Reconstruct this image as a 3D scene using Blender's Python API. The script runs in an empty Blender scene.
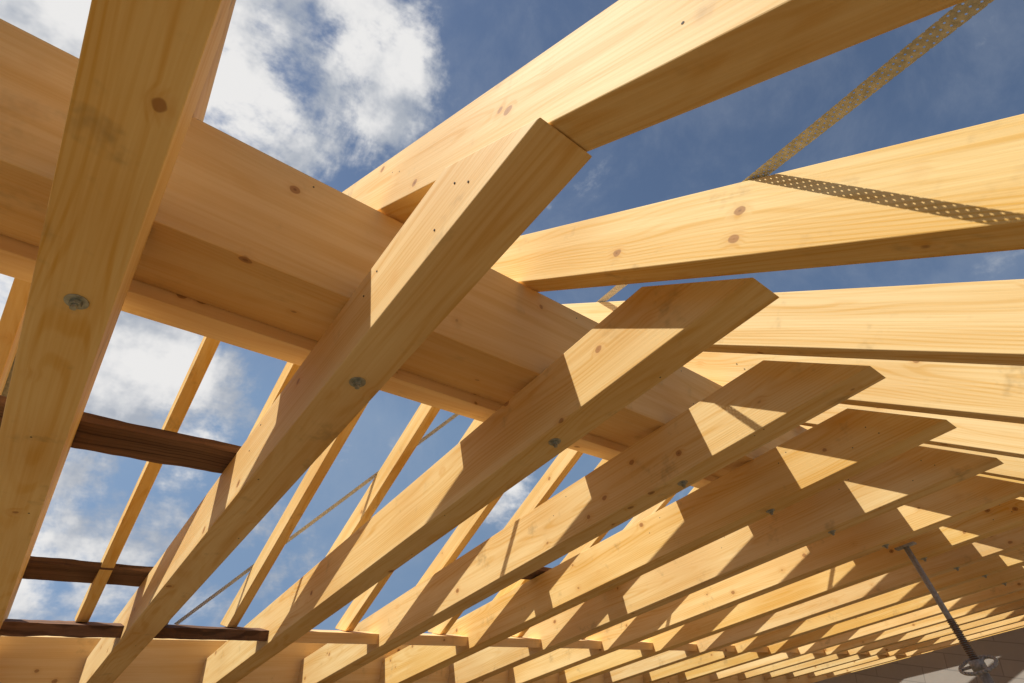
import bpy, bmesh, math, random
from mathutils import Matrix, Vector, noise as mnoise
random.seed(7)
S=0.9
sc=bpy.context.scene
sc.view_settings.view_transform='Standard'
sc.view_settings.look='None'
sc.view_settings.exposure=0

# ---------------- node helpers
class NT:
    def __init__(s,tree): s.t=tree; s.n=tree.nodes; s.l=tree.links
    def new(s,typ,**kw):
        n=s.n.new(typ)
        for k,v in kw.items(): setattr(n,k,v)
        return n
    def put(s,sock,v):
        if isinstance(v,bpy.types.NodeSocket): s.l.new(v,sock)
        elif v is not None: sock.default_value=v
    def math(s,op,a,b=None,c=None,clamp=False):
        n=s.new('ShaderNodeMath',operation=op); n.use_clamp=clamp
        s.put(n.inputs[0],a)
        if b is not None: s.put(n.inputs[1],b)
        if c is not None: s.put(n.inputs[2],c)
        return n.outputs[0]
    def vmath(s,op,a,b=None):
        n=s.new('ShaderNodeVectorMath',operation=op)
        s.put(n.inputs[0],a)
        if b is not None: s.put(n.inputs[1],b)
        return n.outputs['Value'] if op in('DOT_PRODUCT','LENGTH','DISTANCE') else n.outputs[0]
    def rng(s,v,a,b,c=0.0,d=1.0,smooth=True):
        n=s.new('ShaderNodeMapRange'); n.interpolation_type='SMOOTHSTEP' if smooth else 'LINEAR'
        s.put(n.inputs[0],v)
        for i,x in zip((1,2,3,4),(a,b,c,d)): n.inputs[i].default_value=x
        return n.outputs[0]
    def noise(s,vec,scale,detail=4,rough=.5,dist=0.0):
        n=s.new('ShaderNodeTexNoise'); s.put(n.inputs['Vector'],vec)
        n.inputs['Scale'].default_value=scale; n.inputs['Detail'].default_value=detail
        n.inputs['Roughness'].default_value=rough; n.inputs['Distortion'].default_value=dist
        return n.outputs[0]
    def mix(s,f,a,b,mode='MIX'):
        n=s.new('ShaderNodeMix',data_type='RGBA',blend_type=mode)
        s.put(n.inputs[0],f); s.put(n.inputs[6],a); s.put(n.inputs[7],b)
        return n.outputs[2]

def newmat(name):
    m=bpy.data.materials.new(name); m.use_nodes=True
    nt=NT(m.node_tree); b=m.node_tree.nodes['Principled BSDF']
    return m,nt,b

def wood(name,light,dark,knotc,ringf=190.,knots=True,rough=.62,ringamt=.42,dirt=.32,stain=.5,bump=.3,vs=5.2,kr=.066):
    m,nt,b=newmat(name)
    tc=nt.new('ShaderNodeTexCoord'); oi=nt.new('ShaderNodeObjectInfo')
    rnd=oi.outputs['Random']
    off=nt.new('ShaderNodeCombineXYZ')
    nt.put(off.inputs[0],nt.math('MULTIPLY',rnd,37.0)); nt.put(off.inputs[1],nt.math('MULTIPLY',rnd,3.1)); nt.put(off.inputs[2],nt.math('MULTIPLY',rnd,5.7))
    p=tc.outputs['Object']
    po=nt.vmath('ADD',p,off.outputs[0])
    sx=nt.new('ShaderNodeSeparateXYZ'); nt.put(sx.inputs[0],p)
    warp=nt.noise(nt.vmath('MULTIPLY',po,(.55,3.2,3.2)),1.0,2,.55)
    warp=nt.math('MULTIPLY',nt.math('SUBTRACT',warp,.5),.17)
    y=nt.math('ADD',sx.outputs[1],nt.math('MULTIPLY',nt.math('SUBTRACT',rnd,.5),.12))
    z=nt.math('ADD',sx.outputs[2],nt.math('MULTIPLY',nt.math('SUBTRACT',rnd,.3),-.2))
    r=nt.math('SQRT',nt.math('ADD',nt.math('MULTIPLY',y,y),nt.math('MULTIPLY',z,z)))
    r=nt.math('ADD',r,warp)
    fib=nt.noise(nt.vmath('MULTIPLY',po,(3,130,130)),1,1,.6)
    band=nt.noise(nt.vmath('MULTIPLY',po,(.7,16,16)),1,2,.6)
    big=nt.noise(po,1.3,1,.5)
    if knots:
        vor=nt.new('ShaderNodeTexVoronoi'); nt.put(vor.inputs['Vector'],nt.vmath('MULTIPLY',po,(.8,1,1))); vor.inputs['Scale'].default_value=vs
        kd=nt.math('ADD',vor.outputs['Distance'],nt.math('MULTIPLY',nt.math('SUBTRACT',nt.noise(po,30,1),.5),.06))
        kn=nt.rng(kd,kr,kr+.02,1,0); halo=nt.rng(kd,.05,.22,1,0)
        r=nt.math('ADD',r,nt.math('MULTIPLY',halo,.009))
    ring=nt.math('SINE',nt.math('MULTIPLY',r,ringf*math.pi))
    ring=nt.rng(ring,-.1,1.0)
    rm=nt.rng(band,.35,.65,.25,1.0)
    f=nt.math('ADD',nt.math('MULTIPLY',nt.math('MULTIPLY',ring,rm),ringamt),nt.math('MULTIPLY',nt.rng(fib,.3,.7),.22))
    f=nt.math('ADD',f,nt.math('MULTIPLY',nt.rng(band,.35,.68),.42))
    col=nt.mix(nt.math('MINIMUM',f,1.0),light,dark)
    col=nt.mix(nt.math('MULTIPLY',nt.rng(big,.42,.72),dirt),col,(dark[0]*.80,dark[1]*.68,dark[2]*.5,1))
    hs=nt.new('ShaderNodeHueSaturation'); nt.put(hs.inputs['Color'],col)
    r2=nt.math('FRACT',nt.math('MULTIPLY',rnd,17.3))
    nt.put(hs.inputs['Value'],nt.math('ADD',.91,nt.math('MULTIPLY',r2,.13)))
    nt.put(hs.inputs['Saturation'],nt.math('ADD',.94,nt.math('MULTIPLY',nt.math('FRACT',nt.math('MULTIPLY',rnd,9.1)),.14)))
    col=hs.outputs[0]
    if knots:
        col=nt.mix(nt.math('MULTIPLY',halo,.3),col,(dark[0]*.85,dark[1]*.7,dark[2]*.55,1))
        col=nt.mix(nt.math('MULTIPLY',kn,.75),col,knotc)
        col=nt.mix(nt.math('MULTIPLY',nt.rng(kd,kr*.35,kr*.6,1,0),.5),col,(knotc[0]*.45,knotc[1]*.4,knotc[2]*.4,1))
    st=nt.noise(po,4.5,4,.7)
    col=nt.mix(nt.rng(st,.58,.76,0,stain),col,(.32,.20,.08,1))
    nt.put(b.inputs['Base Color'],col)
    b.inputs['Roughness'].default_value=rough
    b.inputs['Specular IOR Level'].default_value=.2
    bp=nt.new('ShaderNodeBump'); bp.inputs['Strength'].default_value=bump; bp.inputs['Distance'].default_value=.002
    nt.put(bp.inputs['Height'],fib)
    nt.put(b.inputs['Normal'],bp.outputs[0])
    return m
L4=(.95,.69,.315,1); D4=(.79,.455,.115,1); K4=(.36,.15,.045,1)
M_raf=wood('spruce_timber',L4,D4,K4)
M_glu=wood('glulam_timber',(.93,.66,.34,1),(.79,.48,.18,1),(.38,.17,.06,1),ringf=150,ringamt=.2,dirt=.28,stain=.3,vs=6,kr=.08)
M_old=wood('weathered_board',(.27,.155,.10,1),(.085,.05,.035,1),(.05,.03,.02,1),ringf=90,ringamt=.5,rough=.9,dirt=.7,stain=.2,bump=1.0,knots=False)

def finish(name,bm,M,mat,bevel=.003):
    me=bpy.data.meshes.new(name)
    bmesh.ops.recalc_face_normals(bm,faces=bm.faces)
    bm.to_mesh(me); bm.free()
    me.materials.append(mat)
    ob=bpy.data.objects.new(name,me); sc.collection.objects.link(ob); ob.matrix_world=M
    if bevel:
        md=ob.modifiers.new('bevel','BEVEL'); md.width=bevel; md.segments=2; md.limit_method='ANGLE'
    return ob

def prism(name,prof,x0,x1,ang,mat,bevel=.003,yaw=0.0):
    cx=(x0+x1)/2*S; cy=sum(p[0] for p in prof)/len(prof)*S; cz=sum(p[1] for p in prof)/len(prof)*S
    if ang is None: M=Matrix.Translation((cx,cy,cz))
    else:
        c,s=math.cos(ang),math.sin(ang)
        R=Matrix(((0,-1,0),(c,0,-s),(s,0,c))).to_4x4()
        M=Matrix.Translation((cx,cy,cz))@R
    Mi=M.inverted(); bm=bmesh.new()
    a=[bm.verts.new(Mi@Vector((x0*S,p[0]*S,p[1]*S))) for p in prof]
    b=[bm.verts.new(Mi@Vector((x1*S,p[0]*S,p[1]*S))) for p in prof]
    n=len(prof)
    bm.faces.new(a); bm.faces.new(b[::-1])
    for i in range(n): bm.faces.new((a[i],a[(i+1)%n],b[(i+1)%n],b[i]))
    if yaw: M=M@Matrix.Rotation(yaw,4,'Z')
    return finish(name,bm,M,mat,bevel)

T=.359; TH=math.atan(T)
Ab=lambda y:1.242-T*y
At=lambda y:1.561-T*y
Bb=lambda y:.757+T*y
Bt=lambda y:1.044+T*y
Cb=lambda y:3.70-.839*y
Ct=lambda y:3.90-.839*y
CA=math.atan(.839)
XE=21.5

# ---- lower (A) rafters
ax=[-1.21,-.265]+[.535+.94*n for n in range(0,22)]
for i,x in enumerate(ax):
    e=random.uniform(-.014,.014) if i>3 else 0
    w=.177
    y0=.675+e; yt=1.120+e
    prof=[(y0,Ab(y0)),(yt,At(yt)),(6.7,At(6.7)),(6.7,Ab(6.7))]
    prism('rafter',prof,x,x+w,-TH,M_raf,yaw=random.uniform(-.002,.002))
# ---- upper (B) rafters
bx=[-1.15,-.245,.568,1.325,2.21,3.11]+[3.11+.92*n for n in range(1,20)]
for x in bx:
    prof=[(-4.2,Bb(-4.2)+.004),(2.65,Bb(2.65)+.004),(2.65,Bt(2.65)),(-4.2,Bt(-4.2))]
    prism('rafter',prof,x,x+.13,TH,M_raf,yaw=random.uniform(-.003,.003))
# ---- steep (C) rafters
for n in range(-4,42):
    x=.297+.47*n-.035+random.uniform(-.01,.01)
    if n==-2: x=-.545
    ye=4.84
    prof=[(2.66,Cb(2.66)),(ye-.02,-.345),(ye+.2,-.345),(ye+.2,Ct(ye+.2)),(2.66,Ct(2.66))]
    prism('rafter',prof,x,x+.07,-CA,M_raf,yaw=random.uniform(-.004,.004))
# ---- purlins
prism('ridge_purlin',[(1.71,.94),(2.178,.94),(2.178,1.366),(1.71,1.366)],-4,XE,None,M_glu,.004)
prism('purlin',[(2.182,.893),(2.40,.893),(2.40,1.53),(2.182,1.53)],-4,XE,None,M_glu,.004)
prism('eave_purlin',[(6.4,-1.6),(6.62,-1.6),(6.62,-.575),(6.4,-.575)],-4,XE,None,M_glu,.004)
prism('eave_purlin',[(-3.9,-.98),(-3.6,-.98),(-3.6,Bb(-3.9)),(-3.9,Bb(-3.9))],-4,XE,None,M_glu,.004)
# ---- rough boards
def rough_board(y0,y1,z00,z11,x0,x1,t,sk=0,name='scaffold_board'):
    N=max(4,int((x1-x0)/.035)); bm=bmesh.new(); rows=[]
    cx,cy,cz=(x0+x1)/2,(y0+y1)/2,(z00+z11)/2
    sd=random.uniform(0,50)
    for i in range(N+1):
        x=x0+(x1-x0)*i/N
        j=lambda k:(mnoise.noise(Vector((x*6,k*7.3,sd))))*.014+(mnoise.noise(Vector((x*22,k*3.3,sd))))*.006
        pts=[(y0+j(1),z00+j(2)*.4),(y1+j(3),z11+j(4)*.4),(y1+j(3),z11+t+j(5)*.4),(y0+j(1),z00+t+j(6)*.4)]
        rows.append([bm.verts.new(((x-cx)*S,(p[0]-cy)*S,(p[1]-cz)*S)) for p in pts])
    bm.faces.new(rows[0]); bm.faces.new(rows[-1][::-1])
    for i in range(N):
        for k in range(4): bm.faces.new((rows[i][k],rows[i][(k+1)%4],rows[i+1][(k+1)%4],rows[i+1][k]))
    ob=finish(name,bm,Matrix.Translation((cx*S,cy*S,cz*S)),M_old,.002)
    ob.rotation_euler=(0,0,sk); return ob
def board(y0,y1,x0,x1,t=.036,sk=0): rough_board(y0,y1,At(y0)+.008,At(y1)+.008,x0,x1,t,sk)
board(2.86,3.08,-1.7,.60)
board(4.42,4.68,-.35,.62,sk=.01)
rough_board(4.70,4.95,-.42,-.42,-.10,1.63,.07)
rough_board(4.66,4.92,-.41,-.41,-1.7,-.14,.06,sk=.01)
board(3.7,3.9,2.9,4.6)
prism('wall_plate',[(4.74,-.43),(4.95,-.43),(4.95,-.35),(4.74,-.35)],1.66,XE-.5,None,M_glu)

# ---- metals
def metal(name,col,rough,holes=False,met=.75):
    m,nt,b=newmat(name)
    tc=nt.new('ShaderNodeTexCoord'); p=tc.outputs['Object']
    n=nt.noise(p,60,3,.6)
    nt.put(b.inputs['Base Color'],nt.mix(nt.rng(n,.3,.7),col,(col[0]*.65,col[1]*.65,col[2]*.62,1)))
    b.inputs['Metallic'].default_value=met; b.inputs['Roughness'].default_value=rough
    if holes:
        sx=nt.new('ShaderNodeSeparateXYZ'); nt.put(sx.inputs[0],p)
        P=.0135
        def cell(o):
            fx=nt.math('SUBTRACT',nt.math('FRACT',nt.math('ADD',nt.math('DIVIDE',sx.outputs[0],P*2.0),o+50)),.5)
            fy=nt.math('SUBTRACT',nt.math('FRACT',nt.math('ADD',nt.math('DIVIDE',sx.outputs[1],P),o+50)),.5)
            fx=nt.math('MULTIPLY',fx,2.0)
            return nt.math('SQRT',nt.math('ADD',nt.math('MULTIPLY',fx,fx),nt.math('MULTIPLY',fy,fy)))
        d=nt.math('MINIMUM',cell(0.0),cell(.5))
        h=nt.math('LESS_THAN',d,.15)
        tr=nt.new('ShaderNodeBsdfTransparent'); mx=nt.new('ShaderNodeMixShader')
        nt.put(mx.inputs[0],h); nt.l.new(b.outputs[0],mx.inputs[1]); nt.l.new(tr.outputs[0],mx.inputs[2])
        nt.l.new(mx.outputs[0],nt.n['Material Output'].inputs[0])
    return m
M_strap=metal('galvanised_strap',(.60,.60,.57,1),.5,True,.35)
M_flat=metal('galvanised_flat_bar',(.40,.41,.41,1),.55,False,.3)
M_zinc=metal('zinc_plated_steel',(.50,.51,.44,1),.45)
M_nail=metal('nail_steel',(.10,.08,.06,1),.8,met=.2)
M_prop=metal('prop_steel',(.44,.42,.38,1),.6,met=.2)
M_rust=metal('prop_thread',(.25,.16,.10,1),.6)

def strap(p0,p1,normal,w=.046,mat=None,th=.0012):
    p0=Vector(p0)*S; p1=Vector(p1)*S; a=(p1-p0); L=a.length; a.normalize()
    n=Vector(normal).normalized(); b=n.cross(a).normalized(); n=a.cross(b)
    M=Matrix.Translation(p0)@Matrix((a,b,n)).transposed().to_4x4()
    bm=bmesh.new()
    K=40; top=[]
    sd=random.uniform(0,99)
    for i in range(K+1):
        x=L*i/K
        zz=th+abs(mnoise.noise(Vector((x*2.2,sd,0))))*.004
        top.append([bm.verts.new((x,s*w/2,zz)) for s in(-1,1)])
    for i in range(K): bm.faces.new((top[i][0],top[i+1][0],top[i+1][1],top[i][1]))
    return finish('metal_bracing_strap',bm,M,mat or M_strap,0)
nB=(0,-T,1); nC=(0,.839,1)
def onB(x,y): return (x,y,Bt(y)+.004)
def onC(x,y): return (x,y,Ct(y)+.004)
sl=1.64
strap(onB(1.36-.98,.61-.98*sl),onB(1.36+1.2,.61+1.2*sl),nB,.040)
strap(onC(.90,5.08),onC(2.28,2.72),nC,.03)
strap(onC(-.44,2.8),onC(-.52,5.0),nC,.06,M_flat)
strap(onC(4.3,5.0),onC(5.6,2.8),nC,.03)

def addcyl(bm,r1,r2,z0,z1,seg,M=Matrix()):
    mm=M@Matrix.Translation((0,0,(z0+z1)/2))
    bmesh.ops.create_cone(bm,cap_ends=True,segments=seg,radius1=r1,radius2=r2,depth=abs(z1-z0),matrix=mm)
for i,x in enumerate(ax):
    bm=bmesh.new()
    addcyl(bm,.025,.025,0,-.003,28); addcyl(bm,.0135,.0135,-.003,-.014,6); addcyl(bm,.0075,.0075,-.014,-.024,14)
    yy=1.70+random.uniform(-.02,.02)
    P=Vector(((x+.088+random.uniform(-.012,.012))*S,yy*S,Ab(yy)*S-.0005))
    M=Matrix.Translation(P)@Matrix.Rotation(-TH,4,'X')@Matrix.Rotation(random.random(),4,'Z')
    finish('bolt',bm,M,M_zinc,.0006)
# nail heads (one object)
bm=bmesh.new()
def nail(pos,nrm,r=.003):
    q=Vector(nrm).to_track_quat('Z','Y').to_matrix().to_4x4()
    addcyl(bm,r,r,-.002,.0008,10,Matrix.Translation(Vector(pos))@q)
for x in ax[:9]:
    for (yy,dz) in ((.98,.10),(1.12,.08),(1.05,.17),(1.5,.26),(1.58,.22),(2.5,.27),(2.58,.2)):
        yy+=random.uniform(-.03,.03)
        nail((x*S,yy*S,(Ab(yy)+dz+random.uniform(-.01,.01))*S),(-1,0,0))
    for k in range(3):
        yy=random.choice((1.2,2.4,2.95,4.8))+random.uniform(-.05,.05)
        nail(((x+random.uniform(.02,.155))*S,yy*S,Ab(yy)*S),(0,-T,-1))
for x in bx[:8]:
    for yy in (1.55,1.62,.3):
        yy+=random.uniform(-.05,.05)
        nail((x*S,yy*S,(Bb(yy)+random.uniform(.04,.25))*S),(-1,0,0))
for k in range(12):
    nail((random.uniform(-1,5)*S,1.71*S,random.choice((.975,1.33,1.15))*S+random.uniform(-.01,.01)),(0,-1,0),.003)
finish('nail_heads',bm,Matrix(),M_nail,0)

# ---- push-pull prop
def tube(bm,a,b,r,seg=20,r2=None):
    a=Vector(a);b=Vector(b);d=b-a
    M=Matrix.Translation((a+b)/2)@d.to_track_quat('Z','Y').to_matrix().to_4x4()
    bmesh.ops.create_cone(bm,cap_ends=True,segments=seg,radius1=r,radius2=r if r2 is None else r2,depth=d.length,matrix=M)
FL=-1.95
top=Vector((5.57,1.623,.655))*S; d=Vector((0,-.32,-.946)).normalized()
Lp=(top.z-FL*S)/-d.z
emp=bpy.data.objects.new('push_pull_prop',None); sc.collection.objects.link(emp); emp.location=top
def part(nm,fn,mat):
    bm=bmesh.new(); fn(bm); ob=finish(nm,bm,Matrix(),mat,0); ob.parent=emp; ob.matrix_parent_inverse=Matrix.Translation(-top)
    for f in ob.data.polygons: f.use_smooth=len(f.vertices)==4
    return ob
CL=.76
part('inner_tube',lambda bm:tube(bm,top,top+d*(CL+.05),.020),M_prop)
part('head_plate',lambda bm:bmesh.ops.create_cube(bm,size=1,matrix=Matrix.Translation(top)@Matrix.Rotation(-TH,4,'X')@Matrix.Diagonal((.07,.14,.012,1))),M_prop)
def thr(bm):
    for k in range(22):
        a=top+d*(CL-.25+k*.012); tube(bm,a,a+d*.006,.026)
part('thread',thr,M_rust)
part('outer_tube',lambda bm:tube(bm,top+d*(CL+.03),top+d*(Lp-.02),.032),M_prop)
def collar(bm):
    a=top+d*CL; tube(bm,a,a+d*.06,.045)
    q=d.to_track_quat('Z','Y').to_matrix().to_4x4()
    M=Matrix.Translation(a+d*.03)@q@Matrix.Rotation(math.radians(24),4,'Y')
    N=28;R=.11;r=.011
    for k in range(N):
        t0=2*math.pi*k/N;t1=2*math.pi*(k+1)/N
        tube(bm,M@Vector((R*math.cos(t0),R*math.sin(t0),0)),M@Vector((R*math.cos(t1),R*math.sin(t1),0)),r,8)
    for k in range(3):
        t=2*math.pi*k/3+.4
        tube(bm,M@Vector((.03*math.cos(t),.03*math.sin(t),0)),M@Vector((R*math.cos(t),R*math.sin(t),0)),.009,8)
part('collar_handle',collar,M_prop)
part('foot_plate',lambda bm:bmesh.ops.create_cube(bm,size=1,matrix=Matrix.Translation(top+d*(Lp-.01))@Matrix.Diagonal((.14,.14,.012,1))),M_prop)

# ---- masonry walls, floor, ground
m_wall,nt,b=newmat('blockwork')
tc=nt.new('ShaderNodeTexCoord')
sx=nt.new('ShaderNodeSeparateXYZ'); nt.put(sx.inputs[0],tc.outputs['Object'])
cb=nt.new('ShaderNodeCombineXYZ'); nt.put(cb.inputs[0],nt.math('ADD',sx.outputs[0],sx.outputs[1])); nt.put(cb.inputs[1],sx.outputs[2])
br=nt.new('ShaderNodeTexBrick'); nt.put(br.inputs['Vector'],cb.outputs[0]); br.inputs['Scale'].default_value=1
br.inputs['Brick Width'].default_value=.6; br.inputs['Row Height'].default_value=.2; br.inputs['Mortar Size'].default_value=.006
br.inputs['Color1'].default_value=(.42,.38,.33,1);br.inputs['Color2'].default_value=(.36,.33,.29,1);br.inputs['Mortar'].default_value=(.25,.23,.21,1)
nt.put(b.inputs['Base Color'],nt.mix(nt.math('MULTIPLY',nt.noise(tc.outputs['Object'],9,4,.6),.4),br.outputs[0],(.25,.22,.18,1)))
b.inputs['Roughness'].default_value=.95
m_fl,nt,b=newmat('floor_deck')
tc=nt.new('ShaderNodeTexCoord'); n1=nt.noise(tc.outputs['Object'],2.5,2,.6)
nt.put(b.inputs['Base Color'],nt.mix(nt.rng(n1,.35,.65),(.27,.185,.09,1),(.19,.13,.065,1)))
b.inputs['Roughness'].default_value=.85
m_g,nt,b=newmat('ground')
tc=nt.new('ShaderNodeTexCoord'); n1=nt.noise(tc.outputs['Object'],.03,4,.6); n2=nt.noise(tc.outputs['Object'],.8,4,.6)
c1=nt.mix(nt.rng(n1,.4,.6),(.06,.10,.035,1),(.16,.14,.07,1))
nt.put(b.inputs['Base Color'],nt.mix(nt.rng(n2,.35,.7,0,.5),c1,(.22,.19,.13,1))); b.inputs['Roughness'].default_value=1
house=bpy.data.objects.new('house_walls',None); sc.collection.objects.link(house)
def wall(nm,prof,x0,x1,mat=m_wall):
    o=prism(nm,prof,x0,x1,None,mat,0); o.parent=house
gz=-6.0
G=lambda y:.93-T*y
wall('cross_wall',[(-3.55,gz),(6.38,gz),(6.38,G(6.38)),(.6,G(.6)),(-3.55,G(.6)-T*4.15)],11.2,11.55)
wall('gable_wall',[(-3.55,gz),(6.38,gz),(6.38,G(6.38)),(.6,G(.6)),(-3.55,G(.6)-T*4.15)],XE-.6,XE-.3)
wall('gable_wall_2',[(-3.55,gz),(6.38,gz),(6.38,-1.7),(-3.55,-.985)],-4,-3.7)
wall('eave_wall',[(6.39,gz),(6.63,gz),(6.63,-1.605),(6.39,-1.605)],-4,XE)
wall('eave_wall_2',[(-3.9,gz),(-3.6,gz),(-3.6,-.985),(-3.9,-.985)],-4,XE)
prism('floor_deck',[(-3.55,FL-.2),(6.37,FL-.2),(6.37,FL),(-3.55,FL)],-3.65,11.15,None,m_fl,0)
prism('floor_deck',[(-3.55,FL-.2),(6.37,FL-.2),(6.37,FL),(-3.55,FL)],11.6,XE-.65,None,m_fl,0)
# hilltop terrain that falls away gently from the house
bm=bmesh.new(); rings=[0,14,30,60,120,300,700,1500]; NS=64; prev=None
for r in rings:
    zz=-max(0,r-12)*.105
    if r==0: cur=[bm.verts.new((0,0,0))]
    else: cur=[bm.verts.new((r*math.cos(2*math.pi*k/NS),r*math.sin(2*math.pi*k/NS),zz+(random.uniform(-.004,.004)*r if r<1000 else 0))) for k in range(NS)]
    if prev is not None:
        for k in range(NS):
            if len(prev)==1: bm.faces.new((prev[0],cur[k],cur[(k+1)%NS]))
            else: bm.faces.new((prev[k],cur[k],cur[(k+1)%NS],prev[(k+1)%NS]))
    prev=cur
g=finish('ground',bm,Matrix.Translation((3,1,gz*S)),m_g,0)
for f in g.data.polygons: f.use_smooth=True

# ---------------- camera
R=Vector((.773,-.6303,.0749)).normalized(); F=Vector((.542,.717,.4379)).normalized()
U=F.cross(R).normalized()
if U.z<0: U=-U
R=F.cross(U).normalized()
cam=bpy.data.cameras.new('Camera'); co=bpy.data.objects.new('Camera',cam); sc.collection.objects.link(co)
co.matrix_world=Matrix((R,U,-F)).transposed().to_4x4()
cam.sensor_width=36; cam.lens=36*528/1024; cam.clip_start=.02; cam.clip_end=5000
sc.camera=co

# ---------------- light
Ld=Vector((1,-.65,-1.55)).normalized()
sun=bpy.data.lights.new('sun','SUN'); sun.energy=5; sun.angle=math.radians(.5); sun.color=(1,.965,.89)
so=bpy.data.objects.new('sun',sun); sc.collection.objects.link(so)
so.rotation_euler=Ld.to_track_quat('-Z','Y').to_euler(); so.location=(-5,3,9)
w=bpy.data.worlds.new('World'); sc.world=w; w.use_nodes=True
nt=NT(w.node_tree); bg=w.node_tree.nodes['Background']
sky=nt.new('ShaderNodeTexSky'); sky.sky_type='NISHITA'; sky.sun_disc=False
sd=-Ld
sky.sun_elevation=math.asin(sd.z); sky.sun_rotation=math.atan2(sd.x,sd.y)
sky.air_density=1.0; sky.dust_density=.6; sky.ozone_density=1.6
tc=nt.new('ShaderNodeTexCoord'); dv=nt.vmath('NORMALIZE',tc.outputs['Generated'])
sv=nt.vmath('MAXIMUM',dv,(-1,-1,.28)); nt.put(sky.inputs['Vector'],sv)
def pd(px,py):
    return (R*(px-512)+(-U)*(py-341)+F*528).normalized()
blobs=[(300,50,.22,1.05),(245,20,.2,1.0),(60,10,.20,1.0),(150,410,.16,1.0),(60,500,.22,.9),(210,560,.16,.7),(500,500,.10,.5),(350,110,.12,1.0),(650,190,.14,.28),(950,90,.16,.12),(0,300,.2,.7),(700,480,.15,.4),(600,190,.1,.25)]
acc=None
for px,py,r,wt in blobs:
    dp=nt.vmath('DOT_PRODUCT',dv,tuple(pd(px,py)))
    mk=nt.math('MULTIPLY',nt.rng(dp,math.cos(r*1.3),math.cos(r*.3)),wt)
    acc=mk if acc is None else nt.math('MAXIMUM',acc,mk)
n1=nt.noise(dv,4.0,7,.64,.3)
n2=nt.noise(nt.vmath('MULTIPLY',dv,(1,1,2)),11,4,.62)
nn=nt.math('ADD',nt.math('MULTIPLY',n1,.72),nt.math('MULTIPLY',n2,.28))
den=nt.math('ADD',nn,nt.math('MULTIPLY',acc,.25))
cov=nt.rng(den,.60,.74)
sh=nt.noise(nt.vmath('ADD',dv,(.0,.0,.07)),6,5,.6)
ccol=nt.mix(nt.rng(nt.math('ADD',sh,nt.math('MULTIPLY',nt.math('SUBTRACT',den,.74),.7)),.36,.62),(4.3,4.7,5.4,1),(9.0,8.9,8.8,1))
veil=nt.mix(nt.rng(n1,.42,.68,0.02,.18),sky.outputs[0],(5.0,5.4,6.0,1))
nt.put(bg.inputs[0],nt.mix(cov,veil,ccol))
bg.inputs[1].default_value=.093
